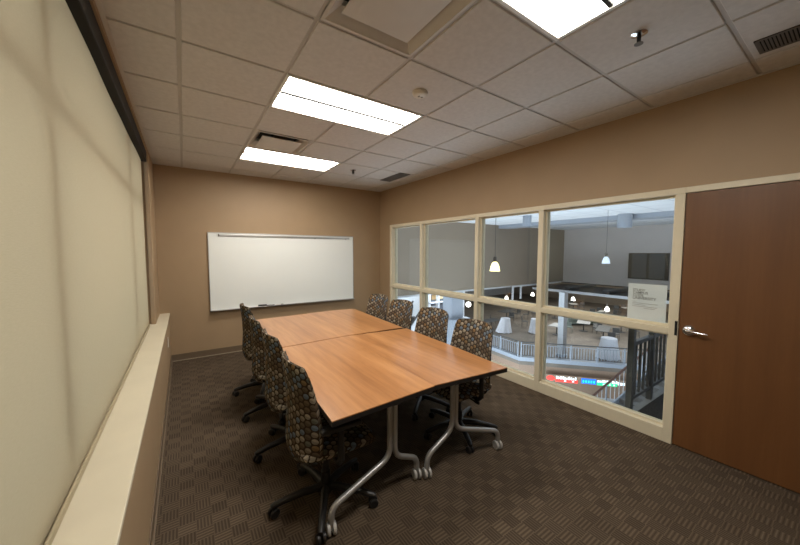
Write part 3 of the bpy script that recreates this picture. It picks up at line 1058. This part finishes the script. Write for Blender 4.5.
lb.build('blue_lettering', M['led_white'] if False else M['led_green'], tk)

# pillar in front of the cafe
pil = thing('pillar', 'pale square pillar rising from the cafe floor to the black canopy', 'pillar', (18.95, 9.70, FZ))
box(-0.20, 0.20, -0.17, 0.17, 0.0, 3.85, bev=0.02).build('shaft', M['pillar'], pil)
box(-0.24, 0.24, -0.20, 0.20, 0.0, 0.15, bev=0.02).build('plinth', M['paleblue'], pil)
box(-0.215, -0.20, -0.16, 0.16, 0.15, 3.85).build('side_trim', M['palewall'], pil)

# black canopy roof in front of the grey wall
cn = thing('canopy', 'black flat canopy roof with pale front edge below the grey wall', 'canopy', (22.3, 0, -1.1))
box(0, XG - 22.3, -8, 13.9, 0, 0.06).build('roof', M['canopy'], cn)
box(-0.05, 0.02, -8, 13.9, -0.10, 0.07).build('edge_trim', M['palewall'], cn)
dk = MB()
for y in (4.0, 6.5, 9.0, 11.5):
    dk.box(0.4, XG - 22.4, y - 0.22, y + 0.22, 0.06, 0.26, bev=0.04)
dk.build('duct', M['charcoal'], cn)

# twin screens on the grey wall
tv = thing('wall_screen', 'pair of dark upright screens mounted on the far grey wall', 'screen', (XG - 0.01, 8.12, -0.24))
box(-0.06, 0, -1.16, 1.16, 0, 1.80, bev=0.01).build('bezel', M['black'], tv)
box(-0.07, -0.06, -0.94, -0.08, 0.05, 1.75).build('screen', M['screen'], tv)
box(-0.07, -0.06, 0.08, 0.94, 0.05, 1.75).build('screen', M['screen'], tv)

# pendant lamps
def pendant(x, y, z, r, label, mat, ztop, small=False):
    o = thing('pendant_lamp', label, 'lamp', (x, y, z), group='small lamps over the cafe' if small else 'glass bell pendants in the hall')
    MB().lathe([(r, 0.0), (r * 1.04, 0.02 * r), (r * 0.93, 0.25 * r), (r * 0.85, 0.9 * r), (r * 0.6, 1.55 * r), (r * 0.28, 1.9 * r), (0, 1.95 * r)], 20).build('shade', M[mat], o, True)
    MB().lathe([(0, 1.9 * r), (r * 0.36, 1.9 * r), (r * 0.36, 2.9 * r), (0, 2.9 * r)], 12).build('cap', M['vent'], o, True)
    MB().tube([(0, 0, 2.9 * r), (0, 0, ztop - z)], 0.008 if not small else 0.006, 5).build('cord', M['charcoal'], o)
pendant(8.47, 6.24, 1.02, 0.155, 'lit yellow glass bell pendant hanging before the taupe wall', 'lampbell', AZ)
pendant(15.81, 6.17, 1.12, 0.16, 'unlit pale glass bell pendant hanging before the grey wall left of the screens', 'lampglow', AZ)
pendant(18.66, 13.5, -1.62, 0.12, 'small lit lamp farthest left under the taupe wall', 'lampsmall', -0.80 + 0.0, True)
pendant(20.3, 12.6, -1.40, 0.12, 'small lit lamp seen beside the middle mullion under the taupe wall', 'lampsmall', -0.60, True)
pendant(22.6, 11.0, -1.72, 0.13, 'small lit lamp just right of the pale pillar', 'lampsmall', -1.11, True)
pendant(24.7, 9.72, -2.45, 0.15, 'small lit lamp above the cafe tables left of the paper notice', 'lampsmall', -1.11, True)
gl = thing('globe_lamp', 'round white lit globe lamp beside the pale column', 'lamp', (15.9, 14.4, -1.85))
MB().lathe([(0.17 * math.sin(PI * k / 10), -0.17 * math.cos(PI * k / 10)) for k in range(11)], 18).build('globe', M['lampsmall'], gl, True)
MB().tube([(0, 0, 0.16), (0, 0, 0.90)], 0.01, 6).build('stem', M['charcoal'], gl)

# cylinder downlights on the hall ceiling
for x, y, z, r, h, lab in ((14.78, 9.44, 2.92, 0.21, AZ - 2.92, 'pale cylinder downlight seen through the third glass pane'), (18.0, 6.35, 2.80, 0.30, AZ - 2.80, 'pale cylinder downlight seen through the pane beside the door')):
    o = thing('cylinder_downlight', lab, 'ceiling light', (x, y, z), group='cylinder downlights in the hall')
    MB().lathe([(0, 0.03), (r * 0.9, 0.03), (r * 0.93, 0), (r, 0), (r, h), (0, h)], 24).build('housing', M['paleblue'], o, True)
    MB().lathe([(0, 0.035), (r * 0.5, 0.034), (r * 0.88, 0.031)], 20).build('lens', M['lampglow'], o)

# glass screen frame below the taupe wall (white posts and head)
sf = thing('screen_frame', 'white framed opening under the right end of the taupe wall', 'partition', (20.1, YT + 0.1, FZ))
box(0, 6.0, -0.05, 0.05, 3.66, 3.78).build('head', M['palewall'], sf)
for x in (0.05, 1.0):
    box(x - 0.05, x + 0.05, -0.05, 0.05, 2.75, 3.66).build('post', M['palewall'], sf)
# bright shop corner seen behind the chairs
struct(box(13.0, 20.0, 19.0, 19.2, FZ, -0.95).build('wall_shop', M['palewall']))
bs = thing('display_shelf', 'white framed shelf wall of goods seen through the glass behind the chairs', 'shelf', (14.9, 17.2, FZ))
box(0, 3.4, 0.25, 0.30, 0, 3.4).build('goods', M['books'], bs)
fr2 = MB()
for x in (0, 0.85, 1.7, 2.55, 3.4):
    fr2.box(x - 0.05, x + 0.05, -0.05, 0.25, 0, 3.5)
fr2.build('upright', M['palewall'], bs)
for z in (0.4, 1.1, 1.8, 2.5, 3.2):
    box(-0.05, 3.45, -0.05, 0.25, z, z + 0.07).build('shelf_board', M['palewall'], bs)
cl = thing('pale_column', 'broad pale blue column standing behind the second chair on the glass side', 'column', (15.0, 14.9, FZ))
box(-0.55, 0.55, -0.4, 0.4, 0, 3.65, bev=0.03).build('shaft', M['paleblue'], cl)
box(-0.7, 0.9, -0.7, 0.4, 0, 1.9, bev=0.02).build('base_block', M['paleblue'], cl)
# escalator side seen at the far left panes
es = thing('escalator', 'pale sloping escalator side seen through the lower far left panes', 'escalator', (10.2, 13.0, LZ))
m = MB()
for y in (0.0, 1.1):
    q = [(-1.4, 4.15), (0.95, 6.75), (0.95, 6.1), (-1.4, 3.5)]
    lo = [m.bm.verts.new((x, y, z)) for x, z in q]
    hi = [m.bm.verts.new((x, y + 0.08, z)) for x, z in q]
    m.bm.faces.new(lo); m.bm.faces.new(list(reversed(hi)))
    for i in range(4):
        m.bm.faces.new((lo[i], lo[(i + 1) % 4], hi[(i + 1) % 4], hi[i]))
m.build('side_panel', M['palewall'], es)
m = MB()
for k in range(11):
    x = -1.4 + k * 0.213
    m.box(x, x + 0.213, 0.08, 1.1, 3.35 + k * 0.236, 3.6 + k * 0.236)
m.build('steps', M['charcoal'], es)
m = MB().tube([(-1.4, 0.04, 4.22), (0.95, 0.04, 6.82)], 0.05, 8).tube([(-1.4, 1.14, 4.22), (0.95, 1.14, 6.82)], 0.05, 8)
m.build('handrail', M['charcoal'], es, True)

# staircase between the levels
st = thing('staircase', 'pale staircase with red brown handrail rising past the end of the ticker', 'stairs', (12.0, 4.82, -4.27))
sd_ = Vector((2.0, -0.62, 0)).normalized()
def sp(s, off, z):          # s along the flight, off sideways (toward -y), z above the pitch line
    nrm2 = Vector((sd_.y, -sd_.x, 0))
    p = sd_ * s + nrm2 * off
    return Vector((p.x, p.y, 0.565 * s + z))
LEN = 5.6
for off in (0.0, 1.5):
    q = [sp(-3, off, -0.28), sp(LEN, off, -0.28), sp(LEN, off, 0.02), sp(-3, off, 0.02)]
    m = MB()
    d2 = Vector((sd_.y, -sd_.x, 0)) * 0.06
    lo = [m.bm.verts.new(p) for p in q]
    hi = [m.bm.verts.new(p + d2) for p in q]
    m.bm.faces.new(lo); m.bm.faces.new(list(reversed(hi)))
    for i in range(4):
        m.bm.faces.new((lo[i], lo[(i + 1) % 4], hi[(i + 1) % 4], hi[i]))
    m.build('stringer', M['paleblue'], st)
    m = MB().tube([sp(-3, off, 0.87), sp(LEN, off, 0.87)], 0.04, 8)
    m.build('handrail', M['handrail'], st, True)
    m = MB()
    for k in range(44):
        s = -3 + (LEN + 3) * k / 43
        m.tube([sp(s, off + .03, 0.0), sp(s, off + .03, 0.85)], 0.013, 5)
    m.build('balusters', M['palewall'], st)
    for s in (-1.0, 0.6, 2.3):
        MB().tube([sp(s, off + .03, -0.05), sp(s, off + .03, 0.88)], 0.03, 8).build('post', M['paleblue'], st)
for k in range(28):
    s = -3 + k * 0.30
    a1, b1, c1, d1 = sp(s, 0.06, 0), sp(s + 0.32, 0.06, 0), sp(s + 0.32, 1.5, 0), sp(s, 1.5, 0)
    z = 0.565 * s + 0.0
    m = MB().prism([(p.x, p.y) for p in (a1, b1, c1, d1)], z - 0.16, z)
    m.build('tread', M['concrete'], st)

# landing outside the door with dark guard rail
struct(box(W + 0.13, 9.0, -8.0, 0.92, -0.30, -0.002).build('floor_landing', M['landing']))
struct(box(W + 0.13, 9.0, 0.92, 0.985, -0.34, 0.0, bev=0.004).build('trim_5', M['concrete']))
gd = thing('guard_rail', 'dark charcoal guard rail on the landing just outside the glass', 'railing', (4.09, 0.962, 0.0))
for x, w, zt in ((0.0, 0.027, 0.90), (0.53, 0.026, 0.86), (1.9, 0.030, 0.80), (3.3, 0.030, 0.80)):
    box(x - w, x + w, -w, w, 0, zt, bev=0.004).build('post', M['charcoal'], gd)
box(0.0, 4.7, -0.022, 0.022, 0.68, 0.72, bev=0.004).build('top_rail', M['charcoal'], gd)
box(0.0, 4.7, -0.016, 0.016, 0.12, 0.155, bev=0.003).build('bottom_rail', M['charcoal'], gd)
for k in range(40):
    x = 0.115 + k * 0.115
    if min(abs(x - p) for p in (0.53, 1.9, 3.3)) < 0.05:
        continue
    box(x - 0.010, x + 0.010, -0.010, 0.010, 0.155, 0.68).build('baluster', M['charcoal'], gd)

# cafe furniture
def cloth_table(x, y, label, r=0.55, h=1.12, lean=0.0):
    o = thing('cocktail_table', label, 'table', (x, y, FZ), group='white draped cocktail tables')
    m = MB()
    n = 40
    rings = []
    for t in [0, 0.03, 0.2, 0.45, 0.7, 0.9, 1.0]:
        ring = []
        for k in range(n):
            a_ = 2 * PI * k / n
            rr = r * (0.78 + 0.30 * t ** 1.3 + lean * t * max(0, math.cos(a_ - 2.4))) + 0.05 * t * math.sin(a_ * 9)
            ring.append(m.bm.verts.new((rr * math.cos(a_), rr * math.sin(a_), h - t * (h - 0.04))))
        rings.append(ring)
    m.bm.faces.new(rings[0])
    for p, q in zip(rings, rings[1:]):
        for k in range(n):
            m.bm.faces.new((p[k], p[(k + 1) % n], q[(k + 1) % n], q[k]))
    m.build('tablecloth', M['cloth'], o, True)
    MB().lathe([(0, 0), (0.3, 0), (0.28, 0.03), (0.04, 0.05), (0.04, h - 0.03), (0, h - 0.03)], 14).build('pedestal', M['charcoal'], o)
cloth_table(20.85, 15.2, 'white draped cocktail table left of the middle mullion with cloth sweeping out', 0.44, 1.12, 0.5)
cloth_table(22.55, 13.75, 'white draped cocktail table half hidden by the middle mullion', 0.42, 1.12)
cloth_table(20.85, 7.95, 'white draped cocktail table standing right behind the railing by the stairs', 0.52, 1.2, 0.15)

def cafe_table(x, y, rz, w, d, mat, label):
    o = thing('cafe_table', label, 'table', (x, y, FZ), rz, 'plain cafe tables')
    box(-w, w, -d, d, 0.71, 0.75, bev=0.01).build('tabletop', M[mat], o)
    MB().lathe([(0, 0), (0.30, 0), (0.28, 0.03), (0.04, 0.06), (0.04, 0.71), (0, 0.71)], 12).build('pedestal', M['charcoal'], o)
cafe_table(26.3, 12.0, 0.4, 0.75, 0.45, 'cafegrey', 'pale topped cafe table to the right of the pale pillar')
cafe_table(25.2, 10.1, 0.3, 1.1, 0.4, 'charcoal', 'long dark topped cafe table behind the draped table by the stairs')
cafe_table(23.5, 12.6, 0.2, 0.7, 0.4, 'cafegrey', 'pale topped cafe table directly left of the pale pillar')
cafe_table(28.4, 10.2, 0.5, 0.7, 0.45, 'cafegrey', 'pale topped cafe table nearest the stair top in the cafe')
cafe_table(29.2, 16.0, 0.5, 0.8, 0.45, 'charcoal', 'dark topped cafe table deep in the cafe behind the pillar')
cafe_table(31.5, 10.4, 0.5, 0.8, 0.45, 'charcoal', 'dark topped cafe table deep in the cafe beyond the guard rail')
cafe_table(25.2, 18.4, 0.2, 0.9, 0.45, 'charcoal', 'dark topped cafe table seen over the nearest glass side chair')
cafe_table(20.8, 16.5, 0.1, 0.8, 0.45, 'charcoal', 'dark topped cafe table farthest left in the cafe')

deep_t = 'grey cafe table in the rows of seating deep in the cafe'
for (x0, y0) in ((30.0, 17.6), (32.5, 13.2), (34.5, 17.0), (33.6, 9.9), (27.2, 16.6), (36.5, 12.8)):
    cafe_table(x0, y0, random.uniform(0, 1.5), 0.45, 0.40, 'cafegrey', deep_t)

def seat_mesh(name, mat):
    m = MB()
    m.box(-0.23, 0.23, -0.23, 0.23, 0.42, 0.46, bev=0.015)
    m.box(-0.25, -0.21, -0.22, 0.22, 0.55, 0.90, bev=0.015)
    for sx in (-0.2, 0.2):
        for sy in (-0.2, 0.2):
            m.tube([(sx * 1.05, sy * 1.05, 0), (sx, sy, 0.43)], 0.014, 6)
    for sy in (-0.2, 0.2):
        m.tube([(-0.2, sy, 0.43), (-0.235, sy, 0.88)], 0.013, 6)
    return m.build(name, mat)
seats = [
    (24.9, 12.4, 'green', 'cafe chair between the pale pillar and the pale topped table'),
    (26.5, 11.1, 'dark', 'cafe chair right of the pale topped table near the pillar'),
    (24.0, 9.1, 'dark', 'cafe chair at the front of the long dark cafe table'),
    (25.6, 9.5, 'dark', 'cafe chair at the right end of the long dark cafe table'),
    (23.6, 13.9, 'dark', 'cafe chair left of the table beside the pillar'),
    (23.9, 15.6, 'dark', 'cafe chair behind the draped table half hidden by the mullion'),
    (24.4, 17.3, 'dark', 'cafe chair in front of the dark table over the near chair'),
    (26.2, 18.0, 'dark', 'cafe chair right of the dark table over the near chair'),
    (29.4, 15.0, 'green', 'cafe chair deep behind the pillar at the dark table'),
    (30.5, 15.3, 'dark', 'cafe chair right of the green one deep behind the pillar'),
    (27.7, 9.0, 'dark', 'cafe chair in front of the pale table near the stair top'),
    (29.2, 9.8, 'green', 'cafe chair right of the pale table near the stair top'),
    (31.0, 9.5, 'dark', 'cafe chair in front of the deep table beyond the guard rail'),
    (20.3, 17.4, 'dark', 'cafe chair at the table farthest left in the cafe'),
    (22.2, 17.5, 'dark', 'cafe chair right of the table farthest left in the cafe'),
]
deep = 'dark cafe chair in the rows of seating deep in the cafe'
for (x0, y0) in ((30.0, 17.6), (32.5, 13.2), (34.5, 17.0), (33.6, 9.9), (27.2, 16.6), (36.5, 12.8)):
    for dx, dy in ((-0.7, -0.6), (0.7, -0.5), (-0.6, 0.7), (0.7, 0.6)):
        seats.append((x0 + dx, y0 + dy, 'dark', deep))
sm = {}
for x, y, k, lab in seats:
    mat = M['charcoal'] if k == 'dark' else M['cafegreen']
    if k not in sm:
        sm[k] = seat_mesh('cafe_chair', mat)
        o = sm[k]
    else:
        o = sm[k].copy()
        col.objects.link(o)
    o.location = (x, y, FZ)
    o.rotation_euler = (0, 0, random.uniform(0, 6.28))
    tag(o, lab, 'chair', 'cafe chairs')
# green sofa back and planter
so = thing('bench_sofa', 'grey green sofa with slanted back in the middle of the cafe', 'sofa', (28.6, 13.3, FZ), 2.6)
box(-1.4, 1.4, -0.45, 0.45, 0.1, 0.45, bev=0.06).build('seat', M['cafegreen'], so)
m = MB().box(-1.4, 1.4, 0.32, 0.55, 0.42, 1.15, bev=0.06)
m.build('backrest', M['cafegreen'], so)
pl = thing('potted_plant', 'green potted plant beside the sofa in the cafe', 'plant', (27.95, 11.75, FZ))
MB().lathe([(0, 0), (0.22, 0), (0.28, 0.5), (0.25, 0.5), (0.24, 0.45), (0, 0.45)], 16).build('pot', M['cafegrey'], pl, True)
m = MB()
for k in range(46):
    a_ = random.uniform(0, 2 * PI); ln = random.uniform(0.3, 0.5); el = random.uniform(0.3, 1.3)
    p0 = Vector((0, 0, 0.45)); p1 = p0 + Vector((math.cos(a_) * math.cos(el), math.sin(a_) * math.cos(el), math.sin(el))) * ln
    p2 = p1 + Vector((math.cos(a_) * 0.15, math.sin(a_) * 0.15, -0.10))
    m.tube([p0, (p0 + p1) / 2, p1, p2], [0.01, 0.05, 0.04, 0.004], 5)
m.build('foliage', M['leaf'], pl)

# ------------------------------------------------------------------ lights
w = bpy.data.worlds.new('World')
scene.world = w
w.use_nodes = True
nt = w.node_tree
bg = nt.nodes['Background']
bg.inputs['Color'].default_value = (0.80, 0.88, 1.0, 1)
bg.inputs['Strength'].default_value = 1.25

def area(name, loc, rot, sx, sy, power, c):
    l = bpy.data.lights.new(name, 'AREA')
    l.shape = 'RECTANGLE'
    l.size, l.size_y = sx, sy
    l.energy = power
    l.color = c
    o = bpy.data.objects.new(name, l)
    col.objects.link(o)
    o.location = loc
    o.rotation_euler = rot
    return o
# area lights added to brighten the hall and cafe, and the shop's lights
area('hall_day_fill', (10.0, 29.0, -4.2), (R(-90), 0, 0), 12, 6, 1500, (0.80, 0.89, 1.0))  # added at the far end to stand in for daylight; no window there
area('hall_up_fill', (10.5, 8.5, -7.6), (R(180), 0, 0), 9, 10, 1700, (0.76, 0.87, 1.0))  # added above the lower floor to brighten the hall ceiling; no fixture
area('shop_lights', (16.5, 16.8, -1.0), (0, 0, 0), 5, 2, 260, (0.85, 0.92, 1.0))
area('cafe_fill', (31.0, 14.0, -1.05), (0, 0, 0), 12, 12, 650, (1.0, 0.95, 0.88))  # wide light added under the ceiling so the cafe is lit

area('canopy_fill', (24.0, 9.5, -1.14), (0, 0, 0), 2.5, 9, 260, (0.95, 0.96, 1.0))  # second light added to brighten the front of the cafe

# ------------------------------------------------------------------ camera
cam = bpy.data.cameras.new('camera')
co = bpy.data.objects.new('camera', cam)
col.objects.link(co)
yaw, pitch, roll = 0.59657, -0.064576, 0.001459
cyw, syw = math.cos(yaw), math.sin(yaw)
fwd = Vector((syw * math.cos(pitch), cyw * math.cos(pitch), math.sin(pitch)))
right = Vector((cyw, -syw, 0))
up = right.cross(fwd)
r2 = right * math.cos(roll) + up * math.sin(roll)
u2 = -right * math.sin(roll) + up * math.cos(roll)
mw = Matrix(((r2.x, u2.x, -fwd.x, 0.42191), (r2.y, u2.y, -fwd.y, -0.31639), (r2.z, u2.z, -fwd.z, 1.61447), (0, 0, 0, 1)))
co.matrix_world = mw
cam.sensor_width = 36.0
cam.lens = 317.579 * 36.0 / 800.0
cam.clip_start = 0.02
cam.clip_end = 200
scene.camera = co

vs = scene.view_settings
vs.view_transform = 'Standard'
vs.look = 'None'
vs.gamma = 1.0
vs.use_curve_mapping = False
vs.exposure = 0.12
cy = scene.cycles
cy.use_denoising = True
cy.max_bounces = 10
cy.diffuse_bounces = 5
cy.transparent_max_bounces = 16
cy.sample_clamp_indirect = 6.0
